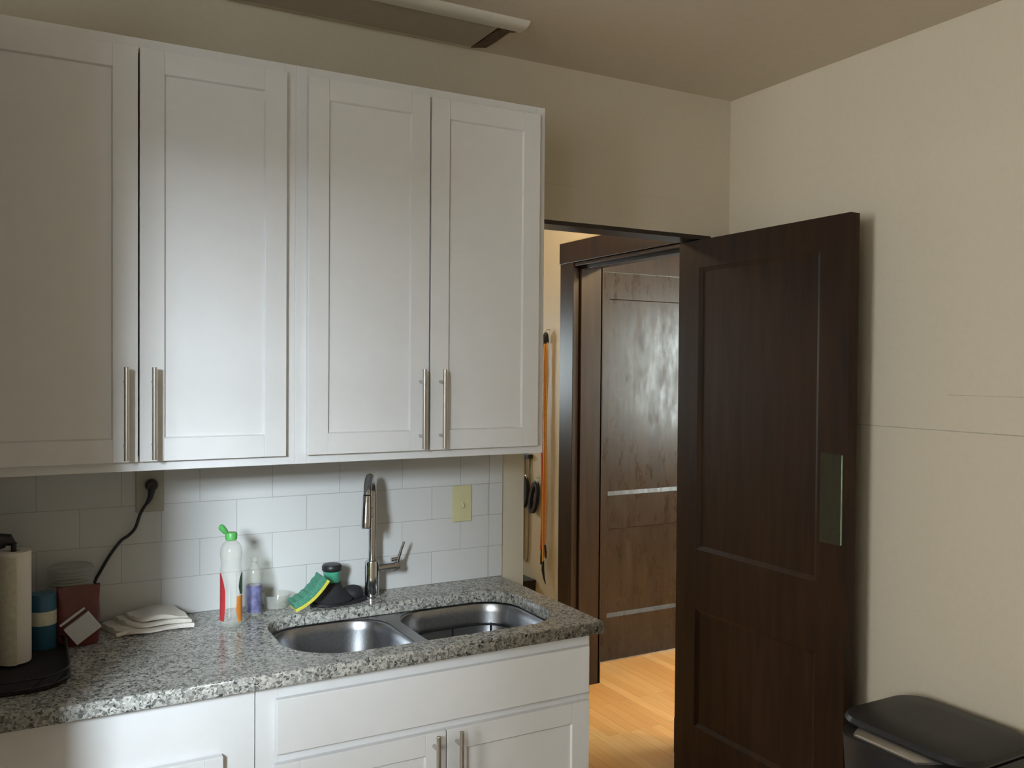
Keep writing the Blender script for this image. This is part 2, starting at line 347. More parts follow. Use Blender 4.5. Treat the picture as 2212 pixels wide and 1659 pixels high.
# ------------------------------------------------------------------ panelled doors
def panel_frame(bm, ax, u0, u1, z0, z1, front, back, opens, ch, rec, both=True, chb=None):
    """boards of a framed door in the plane of axis ax plus the chamfer round each opening"""
    def bb(a, b, c, d):
        lo, hi = min(front, back), max(front, back)
        if ax == 'x': box(bm, a, b, lo, hi, c, d)
        else: box(bm, lo, hi, a, b, c, d)
    us = opens[0][0], opens[0][1]
    bb(u0, us[0], z0, z1); bb(us[1], u1, z0, z1)
    zs = sorted((o[2], o[3]) for o in opens); last = z0
    for a, b in zs: bb(us[0], us[1], last, a); last = b
    bb(us[0], us[1], last, z1)
    for (a, b, c, d) in opens:
        for s in ((front, -1 if front > back else 1), (back, 1 if front > back else -1))[:2 if both else 1]:
            y0 = s[0]; y1 = s[0] + s[1]*rec
            def pt(u, z, y): return bm.verts.new((u, y, z) if ax == 'x' else (y, u, z))
            O = [pt(a, c, y0), pt(b, c, y0), pt(b, d, y0), pt(a, d, y0)]
            cb = ch if chb is None else chb
            I = [pt(a+ch, c+cb, y1), pt(b-ch, c+cb, y1), pt(b-ch, d-ch, y1), pt(a+ch, d-ch, y1)]
            for i in range(4): j = (i+1) % 4; bm.faces.new((O[i], O[j], I[j], I[i]))
def panels(ax, opens, front, back, rec):
    out = []
    lo, hi = min(front, back)+rec, max(front, back)-rec
    for (a, b, c, d) in opens:
        bm = bmesh.new()
        if ax == 'x': box(bm, a, b, lo, hi, c, d)
        else: box(bm, lo, hi, a, b, c, d)
        out.append(bm)
    return out

# swing door of the kitchen, standing open square to the wall
d1 = thing('door_1', 'dark brown two panel wooden door standing open near the right wall', 'door', (2.32, .105, .008)); d1['kind'] = 'structure'
y0, y1 = -.716, .112
op = [(-.597, -.003, .235, .695), (-.597, -.003, .925, 2.012)]
bm = bmesh.new(); panel_frame(bm, 'y', y0, y1, .008, 2.118, 2.300, 2.342, op, .016, .009)
obj('door_frame', bm, M['wood'], d1)
for b_ in panels('y', op, 2.300, 2.342, .009): obj('door_panel', b_, M['wood'], d1)
bm = B((2.2955, 2.2995, -.697, -.612, 1.062, 1.352)); obj('push_plate', bm, M['glassp'], d1, bevel=.0008, label='clear glass push plate with a green edge')
pp = [o for o in bpy.data.objects if o.name == 'push_plate'][0]
obj('glass_edge', B((2.2952, 2.2996, -.7000, -.6974, 1.064, 1.350)), M['gedge'], pp, label='pale green glass edge')

# glossy door in the side room
d2 = thing('door_2', 'glossy aged dark door with mid rail seen through the doorway', 'door', (3.2, 1.35, .0)); d2['kind'] = 'structure'
op2 = [(2.836, 3.56, .246, .738), (2.836, 3.56, .922, 2.004)]
bm = bmesh.new(); panel_frame(bm, 'x', 2.75, 3.65, .008, 2.148, 1.35, 1.39, op2, .004, .008, chb=.022)
obj('door_frame', bm, M['woodg'], d2)
for b_ in panels('x', op2, 1.35, 1.39, .008): obj('door_panel', b_, M['woodg'], d2)

# ------------------------------------------------------------------ tiled splashback
tl = obj('tile_backsplash', B((-.13, 1.395, -.008, -.0005, .914, 1.40)), M['tile'])
tag(tl, 'white subway tile splashback between countertop and wall cabinets', 'backsplash')
bt = obj('tile_border', B((1.3965, 1.447, -.0085, -.0005, .914, 1.40)), M['tile'], bevel=.0015)
tag(bt, 'narrow white vertical tile edging at the right end of the splashback', 'tile edging')

# ------------------------------------------------------------------ cabinets
def shaker(name, x0, x1, z0, z1, yf, parent, st=.056, th=.019):
    op = [(x0+st, x1-st, z0+st, z1-st)]
    bm = bmesh.new(); panel_frame(bm, 'x', x0, x1, z0, z1, yf, yf+th, op, .003, .0065, both=False)
    box(bm, x0+st, x1-st, yf+.0065, yf+th, z0+st, z1-st)
    return obj(name, bm, M['white'], parent, bevel=.0012, segs=2)
def bar_handle(x, z0, z1, yf, parent, off=.032, r=.006):
    bm = bmesh.new(); yb = yf-off
    cyl(bm, (x, yb, z0), (x, yb, z1), r, seg=20)
    for z in (z0+.035, z1-.035): cyl(bm, (x, yf-.0002, z), (x, yb, z), .0048, seg=14)
    return obj('handle', bm, M['steel'], parent, bevel=.0006, smooth=True, label='brushed nickel bar pull')
FF, DF = -.324, -.343
ZB, ZT = 1.361, 2.409
def wall_cab(x0, x1, label, doors):
    c = thing('wall_cabinet', label, 'cabinet', ((x0+x1)/2, -.16, ZB), 'white shaker wall cabinets')
    bm = B((x0, x0+.016, FF+.019, -.001, ZB, ZT-.002), (x1-.016, x1, FF+.019, -.001, ZB, ZT-.002), (x0+.016, x1-.016, FF+.019, -.001, ZB+.012, ZB+.028), (x0+.016, x1-.016, FF+.019, -.001, ZT-.02, ZT-.002), (x0+.016, x1-.016, -.008, -.001, ZB+.028, ZT-.02))
    obj('cabinet_body', bm, M['white'], c, bevel=.0008)
    bm = B((x0, x0+.030, FF, FF+.019, ZB, ZT), (x1-.030, x1, FF, FF+.019, ZB, ZT), (x0+.030, x1-.030, FF, FF+.019, ZB, ZB+.036), (x0+.030, x1-.030, FF, FF+.019, ZT-.036, ZT))
    obj('face_frame', bm, M['white'], c, bevel=.001)
    for a, b, hx in doors:
        d = shaker('cabinet_door', a, b, 1.385, 2.382, DF, c); bar_handle(hx, 1.392, 1.6145, DF, d)
    return c
wall_cab(-.112, .6519, 'tall white wall cabinet above the countertop, left one of the pair', [(-.092, .2665, .238), (.2705, .6245, .300)])
wall_cab(.6521, 1.414, 'tall white wall cabinet beside the doorway, above the sink', [(.681, 1.0275, 1.001), (1.0325, 1.387, 1.063)])

# sink base cabinet
c = thing('base_cabinet', 'white sink base cabinet with flat top panel and two doors', 'cabinet', (.955, -.30, 0))
bm = B((.494, .510, -.561, -.001, .10, .877), (1.404, 1.420, -.561, -.001, .10, .877), (.510, 1.404, -.561, -.001, .10, .116), (.510, 1.404, -.012, -.001, .116, .60), (.510, 1.404, -.51, -.49, .0, .10))
obj('cabinet_body', bm, M['white'], c, bevel=.001)
bm = B((.494, .545, -.581, -.562, .10, .878), (1.385, 1.420, -.581, -.562, .10, .878), (.545, 1.385, -.581, -.562, .836, .878), (.545, 1.385, -.581, -.562, .678, .726), (.545, 1.385, -.581, -.562, .10, .14))
obj('face_frame', bm, M['white'], c, bevel=.001)
obj('false_drawer_front', B((.537, 1.409, -.600, -.5815, .7145, .8445)), M['white'], c, bevel=.003, segs=3)
for a, b, hx in ((.537, .9695, .935), (.9735, 1.409, .999)):
    d = shaker('cabinet_door', a, b, .125, .692, -.600, c); bar_handle(hx, .49, .697-.003, -.600, d)
# left base unit
c = thing('base_cabinet', 'white base cabinet at lower left, cut by the bottom of the photo', 'cabinet', (.18, -.30, 0))
obj('cabinet_body', B((-.115, .492, -.561, -.001, .10, .877), (-.115, .492, -.51, -.49, 0, .10)), M['white'], c)
obj('face_frame', B((-.115, .492, -.578, -.562, .10, .878)), M['white'], c, bevel=.001)
dr = shaker('drawer_front', -.10, .418, .50, .738, -.600, c, .04)
bm = bmesh.new(); cyl(bm, (.06, -.632, .62), (.26, -.632, .62), .006, seg=18)
for x in (.09, .23): cyl(bm, (x, -.6002, .62), (x, -.632, .62), .0048, seg=12)
obj('handle', bm, M['steel'], dr, smooth=True, label='brushed nickel bar pull')
# unseen block added beyond the left edge to shade the counter's left end
fr = thing('shade_blocker', 'tall pantry cabinet standing left of the counter', 'cabinet', (-.55, -.45, 0))
obj('cabinet_body', B((-.98, -.135, -1.0, -.02, .03, 2.42)), M['blocker'], fr, bevel=.01)
obj('cabinet_door', B((-.98, -.135, -1.12, -1.008, .70, 2.42)), M['blocker'], fr, bevel=.012)
obj('drawer_front', B((-.98, -.135, -1.12, -1.008, .05, .69)), M['blocker'], fr, bevel=.012)
obj('foot', B((-.95, -.17, -.96, -.06, .0, .03)), M['blackp'], fr)

# ------------------------------------------------------------------ countertop with sink cut-out
OUT = [(-.125, -.616), (1.444, -.616), (1.444, -.0088), (-.125, -.0088)]
def hole(grow=0):
    x0, x1, ya, yb = .598-grow, 1.368+grow, -.548-grow, -.158+grow
    pts = []
    for cx_, cy_, a, rr in ((x1-.125, ya+.125, -90, .125), (x1-.115, yb-.115, 0, .115), (x0+.115, yb-.115, 90, .115), (x0+.155, ya+.155, 180, .155)):
        for i in range(11):
            tt = math.radians(a+90*i/10); pts.append((cx_+rr*math.cos(tt), cy_+rr*math.sin(tt)))
    return pts
def slab(name, outer, inner, z0, z1, m, bev):
    cu = bpy.data.curves.new(name, 'CURVE'); cu.dimensions = '2D'; cu.fill_mode = 'BOTH'; cu.extrude = (z1-z0)/2 - bev; cu.bevel_depth = bev; cu.bevel_resolution = 3; cu.offset = -bev
    for L in (outer, inner):
        s = cu.splines.new('POLY'); s.points.add(len(L)-1); s.use_cyclic_u = True
        for i, (x, y) in enumerate(L): s.points[i].co = (x, y, 0, 1)
    o = bpy.data.objects.new(name+'_tmp', cu); C.objects.link(o); bpy.context.view_layer.update()
    me = bpy.data.meshes.new_from_object(o.evaluated_get(bpy.context.evaluated_depsgraph_get()))
    bpy.data.objects.remove(o); bpy.data.curves.remove(cu)
    for v_ in me.vertices: v_.co.z += (z0+z1)/2
    me.name = name; me.materials.clear(); me.materials.append(m)
    r = bpy.data.objects.new(name, me); C.objects.link(r); return r
ct = slab('countertop', OUT, hole()[::-1], .879, .914, M['granite'], .004)
tag(ct, 'grey speckled granite countertop with a sink cut-out', 'countertop')

# sink: two steel bowls with a low bridge
sk = thing('kitchen_sink', 'undermount stainless steel sink with two bowls', 'sink', (.98, -.35, .68))
def bowl(x0, x1, ya, yb, zb, depth):
    bm = bmesh.new(); L = []
    for t_, (ins, z) in enumerate(((0, zb), (.004, zb-.006), (.008, zb-.03), (.020, zb-depth+.05), (.032, zb-depth+.018), (.055, zb-depth+.003), (.10, zb-depth))):
        L.append([(x, y, z) for x, y in rrect(x0+ins, x1-ins, ya+ins, yb-ins, max(.11-ins*.6, .03), 8)])
    loft(bm, L, cap0=False, cap1=True)
    return bm
def bowlobj(*a):
    o = obj('bowl', bowl(*a), M['sink'], sk, smooth=True)
    md = o.modifiers.new('s', 'SOLIDIFY'); md.thickness = .0012; md.offset = 0
    return o
bowlobj(.606, .950, -.538, -.150, .8765, .19)
bowlobj(.984, 1.372, -.538, -.150, .8765, .19)
rim_o = rrect(.57, 1.396, -.56, -.12, .12, 8)
bm = bmesh.new()
# flange plate around and between the bowls
def plate_with_holes():
    cu = bpy.data.curves.new('fl', 'CURVE'); cu.dimensions = '2D'; cu.fill_mode = 'BOTH'; cu.extrude = .001
    for L in (rim_o, rrect(.606, .950, -.538, -.150, .11, 8)[::-1], rrect(.984, 1.372, -.538, -.150, .11, 8)[::-1]):
        s = cu.splines.new('POLY'); s.points.add(len(L)-1); s.use_cyclic_u = True
        for i, (x, y) in enumerate(L): s.points[i].co = (x, y, 0, 1)
    o = bpy.data.objects.new('fl', cu); C.objects.link(o); bpy.context.view_layer.update()
    me = bpy.data.meshes.new_from_object(o.evaluated_get(bpy.context.evaluated_depsgraph_get())); bpy.data.objects.remove(o); bpy.data.curves.remove(cu)
    return me
me = plate_with_holes(); bm.from_mesh(me); bpy.data.meshes.remove(me)
for v_ in bm.verts: v_.co.z += .8775
obj('rim', bm, M['sink'], sk)
for x in (.778, 1.178):
    bm = bmesh.new(); lathe(bm, [(.055, .0100), (.050, .0115), (.040, .007), (.038, .004), (.012, .003)], (x, -.344, .6855), 32)
    obj('drain', bm, M['chrome'], sk, smooth=True)
# wire rack in the right bowl
bm = bmesh.new(); R_ = rrect(1.018, 1.340, -.505, -.185, .09, 6)
loop_tube(bm, [(x, y, .818) for x, y in R_], .0035); loop_tube(bm, [(x, y, .735) for x, y in R_], .0025)
for k_ in range(9):
    x = 1.05+.032*k_; tube(bm, [(x, -.503, .735), (x, -.187, .735)], .0018, 6)
for (x, y) in ((1.31, -.19), (1.05, -.19), (1.31, -.5), (1.05, -.5), (1.338, -.34), (1.02, -.34), (1.18, -.186), (1.18, -.504)):
    tube(bm, [(x, y, .690), (x, y, .818)], .003, 6)
tag(obj('sink_rack', bm, M['wire'], smooth=True), 'dark wire rack sitting low in the right sink bowl', 'rack')

# ------------------------------------------------------------------ faucet
fc = thing('kitchen_faucet', 'tall chrome gooseneck pull-down faucet behind the sink', 'faucet', (.955, -.083, .914))
X, Y = .955, -.083
bm = bmesh.new(); lathe(bm, [(.027, .0), (.027, .004), (.0215, .007), (.0215, .108), (.020, .114), (.0135, .116), (.0135, .12)], (X, Y, .914), 40)
obj('base', bm, M['chrome'], fc, smooth=True)
dx, dy = -.46, -.888; Rr = .058
arc = [(X, Y, 1.028), (X, Y, 1.10), (X, Y, 1.18), (X, Y, 1.232)]
for i in range(1, 15):
    a = math.radians(12*i); s_ = Rr*(1-math.cos(a)); arc.append((X+dx*s_, Y+dy*s_, 1.232+Rr*math.sin(a)))
bm = bmesh.new(); tube(bm, arc, .0118, 24); obj('spout', bm, M['chrome'], fc, smooth=True)
e = Vector(arc[-1]); dn = (Vector(arc[-1])-Vector(arc[-2])).normalized(); dn = (dn*.35+Vector((dx*.12, dy*.12, -1))).normalized()
bm = bmesh.new(); tube(bm, [e+dn*.001, e+dn*.004, e+dn*.03, e+dn*.075, e+dn*.092, e+dn*.096], [.0125, .0135, .0142, .0155, .0155, .0135], 28)
obj('spray_head', bm, M['chrome'], fc, smooth=True)
s0 = e+dn*.05+Vector((.0135, -.004, 0)); bm = bmesh.new(); tube(bm, [s0-dn*.016, s0-dn*.012, s0+dn*.012, s0+dn*.016], [.003, .0055, .0055, .003], 16)
obj('spray_button', bm, M['chrome'], fc, smooth=True)
bm = bmesh.new(); cyl(bm, (X+.018, Y, 1.002), (X+.072, Y+.002, 1.004), .0125, seg=28); cyl(bm, (X+.072, Y+.002, 1.004), (X+.088, Y+.002, 1.004), .0155, seg=28)
cyl(bm, (X+.060, Y-.004, 1.026), (X+.082, Y-.002, 1.027), .0062, seg=16)
obj('handle_hub', bm, M['chrome'], fc, bevel=.0012, smooth=True)
bm = bmesh.new(); tube(bm, [(X+.080, Y-.002, 1.006), (X+.084, Y-.004, 1.026), (X+.092, Y-.008, 1.055), (X+.100, Y-.012, 1.080)], [.0062, .0058, .0046, .0040], 16)
obj('lever', bm, M['chrome'], fc, smooth=True)

# ------------------------------------------------------------------ outlet and switch
ol = thing('wall_outlet', 'beige outlet plate under the left wall cabinet with a black plug', 'outlet', (.331, -.008, 1.27))
obj('cover_plate', B((.295, .368, -.0145, -.0086, 1.212, 1.328)), M['beige'], ol, bevel=.002)
for z in (1.250, 1.288):
    bm = bmesh.new(); cyl(bm, (.331, -.0148, z), (.331, -.0165, z), .0165, seg=28); obj('socket', bm, M['beige'], ol, bevel=.0006)
sw = thing('light_switch', 'ivory single toggle light switch on the tiles near the doorway', 'light switch', (1.2925, -.008, 1.17))
obj('switch_plate', B((1.2575, 1.3275, -.0145, -.0086, 1.111, 1.231)), M['ivory'], sw, bevel=.0025)
bm = bmesh.new(); box(bm, 1.2875, 1.2975, -.017, -.0146, 1.158, 1.183); tube(bm, [(1.2925, -.0165, 1.172), (1.2925, -.026, 1.160)], [.0048, .0038], 10)
obj('toggle', bm, M['ivory'], sw)
for z in (1.141, 1.201):
    bm = bmesh.new(); cyl(bm, (1.2925, -.0146, z), (1.2925, -.0160, z), .0032, seg=14); obj('screw', bm, M['ivory'], sw)
pc = thing('power_cord', 'black plug and cord running from the outlet down behind the jar', 'cord', (.334, -.02, 1.288))
bm = bmesh.new(); lathe(bm, [(.014, 0), (.0165, .004), (.0165, .016), (.012, .024)], (0, 0, 0), 24)
for v_ in bm.verts: v_.co = Vector((.334+v_.co.x, -.0168-v_.co.z, 1.288+v_.co.y))
tube(bm, [(.334, -.032, 1.284), (.333, -.036, 1.27), (.329, -.034, 1.252), (.322, -.030, 1.238)], [.010, .0088, .0070, .0050], 14)
obj('plug', bm, M['blackp'], pc, smooth=True)
bm = bmesh.new(); tube(bm, smoothpts([(.324, -.031, 1.243), (.306, -.026, 1.212), (.293, -.022, 1.172), (.276, -.020, 1.152), (.256, -.020, 1.138), (.228, -.021, 1.100), (.205, -.018, 1.058), (.192, -.014, 1.030), (.188, -.013, .985), (.190, -.013, .935), (.200, -.014, .9185), (.235, -.014, .9185)], 6), .0042, 12)
obj('cord', bm, M['blackp'], pc, smooth=True)

# ------------------------------------------------------------------ things on the counter
ZK = .9142
# clear dish soap bottle
b1 = thing('soap_bottle', 'clear plastic dish soap bottle with open green flip cap', 'bottle', (.517, -.185, ZK))
prof = [(.020, 0), (.0265, .002), (.0285, .008), (.0288, .05), (.0288, .115), (.0290, .150), (.0270, .162), (.0262, .170), (.0275, .180), (.0295, .196), (.0282, .210), (.0225, .224), (.0150, .231), (.0115, .233)]
bm = bmesh.new(); lathe(bm, prof, (.517, -.185, ZK), 48); obj('bottle', bm, M['clear'], b1, smooth=True)
def label_patch(mt, a0, a1, zs, name='label', c=(.517, -.185), R=.0293):
    """curved sticker: zs = list of (z, extra start, extra end) in degrees"""
    bm = bmesh.new(); prev = None
    for z, da, db in zs:
        cur = [bm.verts.new((c[0]+R*math.cos(math.radians(a0+da+(a1+db-a0-da)*i/14)), c[1]+R*math.sin(math.radians(a0+da+(a1+db-a0-da)*i/14)), ZK+z)) for i in range(15)]
        if prev:
            for i in range(14): bm.faces.new((prev[i], prev[i+1], cur[i+1], cur[i]))
        prev = cur
    return obj(name, bm, mt, b1, smooth=True)
label_patch(M['lred'], 174, 226, [(.018, -4, -6), (.06, 0, 2), (.10, 0, 2), (.125, 0, -10), (.146, 0, -30)])
label_patch(M['lorange'], 290, 346, [(.014, 6, 0), (.05, -6, 8), (.085, 0, 8)])
label_patch(M['lgreen'], 302, 346, [(.088, 8, 6), (.11, -2, 8), (.13, 4, 8), (.146, 22, 6)])
bm = bmesh.new(); lathe(bm, [(.0125, .2335), (.0155, .235), (.0160, .250), (.0140, .254), (.005, .255)], (.517, -.185, ZK), 32)
obj('cap', bm, M['green'], b1, smooth=True, label='bright green cap')
bm = bmesh.new(); q0 = Vector((.505, -.188, ZK+.252)); dd = Vector((-.62, -.1, .78)).normalized()
tube(bm, [q0, q0+dd*.006, q0+dd*.020, q0+dd*.027, q0+dd*.030], [.004, .0075, .0088, .0075, .004], 20)
obj('flip_lid', bm, M['green'], b1, smooth=True, label='bright green flip lid tilted open')
# smaller violet bottle
b2 = thing('soap_bottle', 'small clear bottle with violet label behind the dish soap', 'bottle', (.594, -.115, ZK))
bm = bmesh.new(); lathe(bm, [(.014, 0), (.019, .002), (.0205, .010), (.0205, .115), (.0175, .132), (.010, .146), (.0085, .152)], (.594, -.115, ZK), 36)
obj('bottle', bm, M['clear'], b2, smooth=True)
bm = bmesh.new(); lathe(bm, [(.0212, .012), (.0212, .088)], (.594, -.115, ZK), 36, caps=False); obj('label', bm, M['purple'], b2, smooth=True)
bm = bmesh.new(); lathe(bm, [(.0100, .150), (.0105, .152), (.0100, .166), (.004, .168)], (.594, -.115, ZK), 24); obj('cap', bm, M['clear'], b2, smooth=True)
# small clear cup
bm = bmesh.new(); lathe(bm, [(.030, 0), (.034, .002), (.041, .038), (.0425, .040), (.0415, .041), (.0395, .038), (.033, .004), (.005, .003)], (.670, -.058, ZK), 44)
tag(obj('plastic_cup', bm, M['clear'], smooth=True), 'low clear plastic tub between the small bottle and the sponge', 'tub')
# dish brush
db = thing('dish_brush', 'round dish brush with green neck and black cap beside the faucet', 'brush', (.828, -.088, ZK+.016))
bm = bmesh.new(); lathe(bm, [(.060, .010), (.063, .016), (.050, .026), (.036, .040), (.028, .054), (.026, .061), (.026, .064)], (.828, -.088, ZK), 40)
obj('brush_head', bm, M['rubber'], db, smooth=True, label='black flared brush head')
bm = bmesh.new(); lathe(bm, [(.0225, .0642), (.0225, .070), (.0235, .080), (.0262, .094), (.0262, .0975)], (.828, -.088, ZK), 36); obj('soap_reservoir', bm, M['bgreen'], db, smooth=True, label='translucent green neck')
bm = bmesh.new(); lathe(bm, [(.0275, .0978), (.0295, .101), (.0295, .112), (.026, .117), (.010, .1185)], (.828, -.088, ZK), 36); obj('cap', bm, M['blackp'], db, smooth=True)
# black lobed dish under it
bm = bmesh.new(); L = []
def lobe(s, z):
    out = []
    for i in range(48):
        a = 2*math.pi*i/48; rx = .088*s*(1+.07*math.cos(3*a)); ry = .050*s*(1+.05*math.cos(3*a+1)); out.append((.845+rx*math.cos(a), -.088+ry*math.sin(a), z))
    return out
loft(bm, [lobe(.94, ZK), lobe(1, ZK+.004), lobe(.98, ZK+.0085), lobe(.90, ZK+.0095)])
tag(obj('rubber_soap_dish', bm, M['rubber'], smooth=True), 'black rubber dish under the brush and sponge', 'soap dish')
bm = bmesh.new(); lathe(bm, [(.030, .0), (.033, .006), (.031, .018), (.024, .028), (.010, .033)], (.897, -.075, ZK+.010), 32)
tag(obj('sink_stopper', bm, M['rubber'], smooth=True), 'black domed rubber stopper between dish brush and faucet', 'sink stopper')
# sponge leaning on the brush
sp_ = thing('kitchen_sponge', 'green and yellow sponge leaning against the dish brush', 'sponge', (.735, -.15, ZK+.01))
def sponge_part(d0, d1, name, m, wob):
    """curved slab: path in the x-z plane rising to the right, thickness d0..d1 along the path normal"""
    path = smoothpts([(.698, 0, .925), (.725, 0, .937), (.752, 0, .955), (.776, 0, .979), (.795, 0, 1.003)], 5); bm = bmesh.new(); L = []
    for i, p in enumerate(path):
        t_ = (path[min(i+1, len(path)-1)]-path[max(i-1, 0)]).normalized(); n_ = Vector((-t_.z, 0, t_.x)); wv = wob*math.sin(i*1.7)*.5
        L.append([(p.x+n_.x*d0, -.180, p.z+n_.z*d0), (p.x+n_.x*d0, -.118, p.z+n_.z*d0), (p.x+n_.x*(d1+wv), -.118, p.z+n_.z*(d1+wv)), (p.x+n_.x*(d1+wv), -.180, p.z+n_.z*(d1+wv))])
    loft(bm, L); return obj(name, bm, m, sp_, bevel=.0015)
sponge_part(0, .0095, 'foam', M['spy'], 0)
sponge_part(.0097, .028, 'scouring_pad', M['spg'], .003)

# folded white towel
tw = thing('folded_towel', 'folded white cloth lying on the counter below the outlet', 'cloth', (.33, -.09, ZK))
def fold(x0, x1, ya, yb, z0, th, name, sx=0, seed=0, curl=.5):
    rnd = random.Random(seed); bm = bmesh.new(); L = []; nx = 16
    for i in range(nx+1):
        u = i/nx; x = x0+(x1-x0)*u; row = []
        for j in range(20):
            a = 2*math.pi*j/20; yy = (ya+yb)/2+(yb-ya)/2*math.copysign(abs(math.cos(a))**.45, math.cos(a))
            zz = z0+th/2+th/2*math.copysign(abs(math.sin(a))**.6, math.sin(a))
            if math.sin(a) > 0: zz += .0035*math.sin(u*7+seed)+.0025*math.sin(yy*90+u*5)
            taper = 1-.35*max(0, .15-u)/.15
            row.append((x+sx*(yy-ya), (ya+yb)/2+(yy-(ya+yb)/2)*taper+.004*math.sin(u*9+seed), max(z0, zz)))
        L.append(row)
    loft(bm, L); return obj(name, bm, M['cloth'], tw, smooth=True)
fold(.235, .425, -.165, -.030, ZK, .013, 'cloth_layer', -.25, 1)
fold(.262, .420, -.155, -.028, ZK+.0125, .013, 'cloth_layer', -.22, 2)
fold(.285, .412, -.145, -.026, ZK+.025, .013, 'cloth_layer', -.2, 4)
bm = bmesh.new(); tube(bm, smoothpts([(.232, -.165, ZK+.006), (.262, -.150, ZK+.008), (.295, -.130, ZK+.016), (.31, -.12, ZK+.02)], 4), [.0045]+[.006]*11+[.007], 10); obj('rolled_corner', bm, M['cloth'], tw, smooth=True)

# black tray with wire rim
tr = thing('wire_tray', 'black tray with wire rim holding paper towels on the counter', 'tray', (-.03, -.32, ZK))
bm = bmesh.new(); loft(bm, [[(x, y, ZK) for x, y in rrect(-.12, .112, -.50, -.150, .075, 8)], [(x, y, ZK+.006) for x, y in rrect(-.123, .117, -.505, -.146, .078, 8)]])
obj('tray_base', bm, M['rubber'], tr)
bm = bmesh.new(); RL = rrect(-.121, .114, -.500, -.150, .075, 8)
loop_tube(bm, [(x, y, ZK+.030) for x, y in RL], .0028); loop_tube(bm, [(x, y, ZK+.010) for x, y in RL], .0028)
n = len(RL)
for i in range(0, n, 3):
    a_, b_ = RL[i], RL[(i+2) % n]; tube(bm, [(a_[0], a_[1], ZK+.010), (b_[0], b_[1], ZK+.030)], .0018, 6)
obj('wire_rim', bm, M['wire'], tr, smooth=True)
# paper towel roll on its stand
pt = thing('paper_towel_roll', 'white paper towel roll standing upright at the left edge', 'paper towel', (.004, -.285, ZK+.0065))
bm = bmesh.new(); lathe(bm, [(.036, .012), (.0365, .014), (.0365, .268), (.036, .270), (.014, .270), (.014, .20)], (.004, -.285, ZK), 44); obj('paper_roll', bm, M['paper'], pt, smooth=True)
bm = bmesh.new(); lathe(bm, [(.030, .0065), (.030, .0115), (.006, .0118), (.006, .285), (.008, .287), (.004, .290)], (.004, -.285, ZK), 24); tube(bm, [(.004, -.285, ZK+.286), (-.006, -.285, ZK+.296), (-.020, -.285, ZK+.296), (-.034, -.285, ZK+.285), (-.040, -.285, ZK+.272)], [.006, .014, .019, .015, .006], 16); obj('stand', bm, M['wire'], pt, smooth=True, label='black stand with round knob')
bm = bmesh.new(); prev = None
for i in range(9):
    a = math.radians(205+9*i); rr = .0372+.0016*i; cur = [bm.verts.new((.004+rr*math.cos(a), -.285+rr*math.sin(a), ZK+z)) for z in (.014, .10, .19, .262)]
    if prev:
        for j in range(3): bm.faces.new((prev[j], cur[j], cur[j+1], prev[j+1]))
    prev = cur
obj('loose_sheet', bm, M['cream'], pt, smooth=True)
# blue scouring powder can
bc = thing('cleaner_can', 'blue can with cream band between towel roll and red packet', 'can', (.066, -.185, ZK+.0065))
bm = bmesh.new(); lathe(bm, [(.029, .0065), (.030, .008), (.030, .138), (.0285, .141), (.004, .142)], (.066, -.185, ZK), 40); obj('can_body', bm, M['blue'], bc, smooth=True)
bm = bmesh.new(); lathe(bm, [(.0304, .066), (.0304, .100)], (.066, -.185, ZK), 40, caps=False); obj('label_band', bm, M['cream'], bc, smooth=True)
# wide jar behind
jr = thing('storage_jar', 'wide glass jar with ribbed grey lid behind the red packet', 'jar', (.132, -.082, ZK))
bm = bmesh.new(); lathe(bm, [(.045, 0), (.056, .003), (.060, .010), (.060, .120), (.054, .134), (.050, .138)], (.130, -.088, ZK), 44); obj('jar_body', bm, M['jar'], jr, smooth=True)
bm = bmesh.new(); pr_ = [(.050, .136)]
for k_ in range(5): pr_ += [(.0555, .139+.008*k_), (.0575, .143+.008*k_)]
pr_ += [(.055, .181), (.050, .184), (.045, .182)]
lathe(bm, pr_, (.130, -.088, ZK), 44); obj('lid', bm, M['jar'], jr, smooth=True, label='ribbed grey lid')
# red packet with a white label
rp = thing('food_packet', 'red packet with tilted white label leaning on the jar', 'packet', (.147, -.17, ZK))
bm = bmesh.new(); L = []
for k_, (wd, dp, z) in enumerate(((.042, .016, 0), (.047, .021, .006), (.049, .022, .03), (.050, .020, .07), (.048, .016, .11), (.049, .008, .135), (.050, .002, .148))):
    L.append([(.145+wd*math.copysign(abs(math.cos(a))**.55, math.cos(a)), -.176+dp*math.copysign(abs(math.sin(a))**.7, math.sin(a))+.0015*math.sin(5*a+k_), ZK+z+.002*math.sin(3*a+k_)*(k_ > 0)) for a in [2*math.pi*i/28 for i in range(28)]])
loft(bm, L); obj('packet', bm, M['red'], rp, smooth=True)
def tilted(cx, cz, w_, h_, ang, y, th, m, name, lab):
    bm = bmesh.new(); box(bm, -w_/2, w_/2, y-th, y, -h_/2, h_/2); c_, s_ = math.cos(ang), math.sin(ang)
    for v_ in bm.verts: x_, z_ = v_.co.x, v_.co.z; v_.co.x = cx+x_*c_-z_*s_; v_.co.z = cz+x_*s_+z_*c_
    return obj(name, bm, m, rp, bevel=.0008, label=lab)
tilted(.153, .962, .068, .052, .62, -.199, .010, M['card'], 'label', 'tilted white label')
tilted(.130, .991, .068, .006, .62, -.199, .003, M['card'], 'label_stripe', 'thin white stripe')

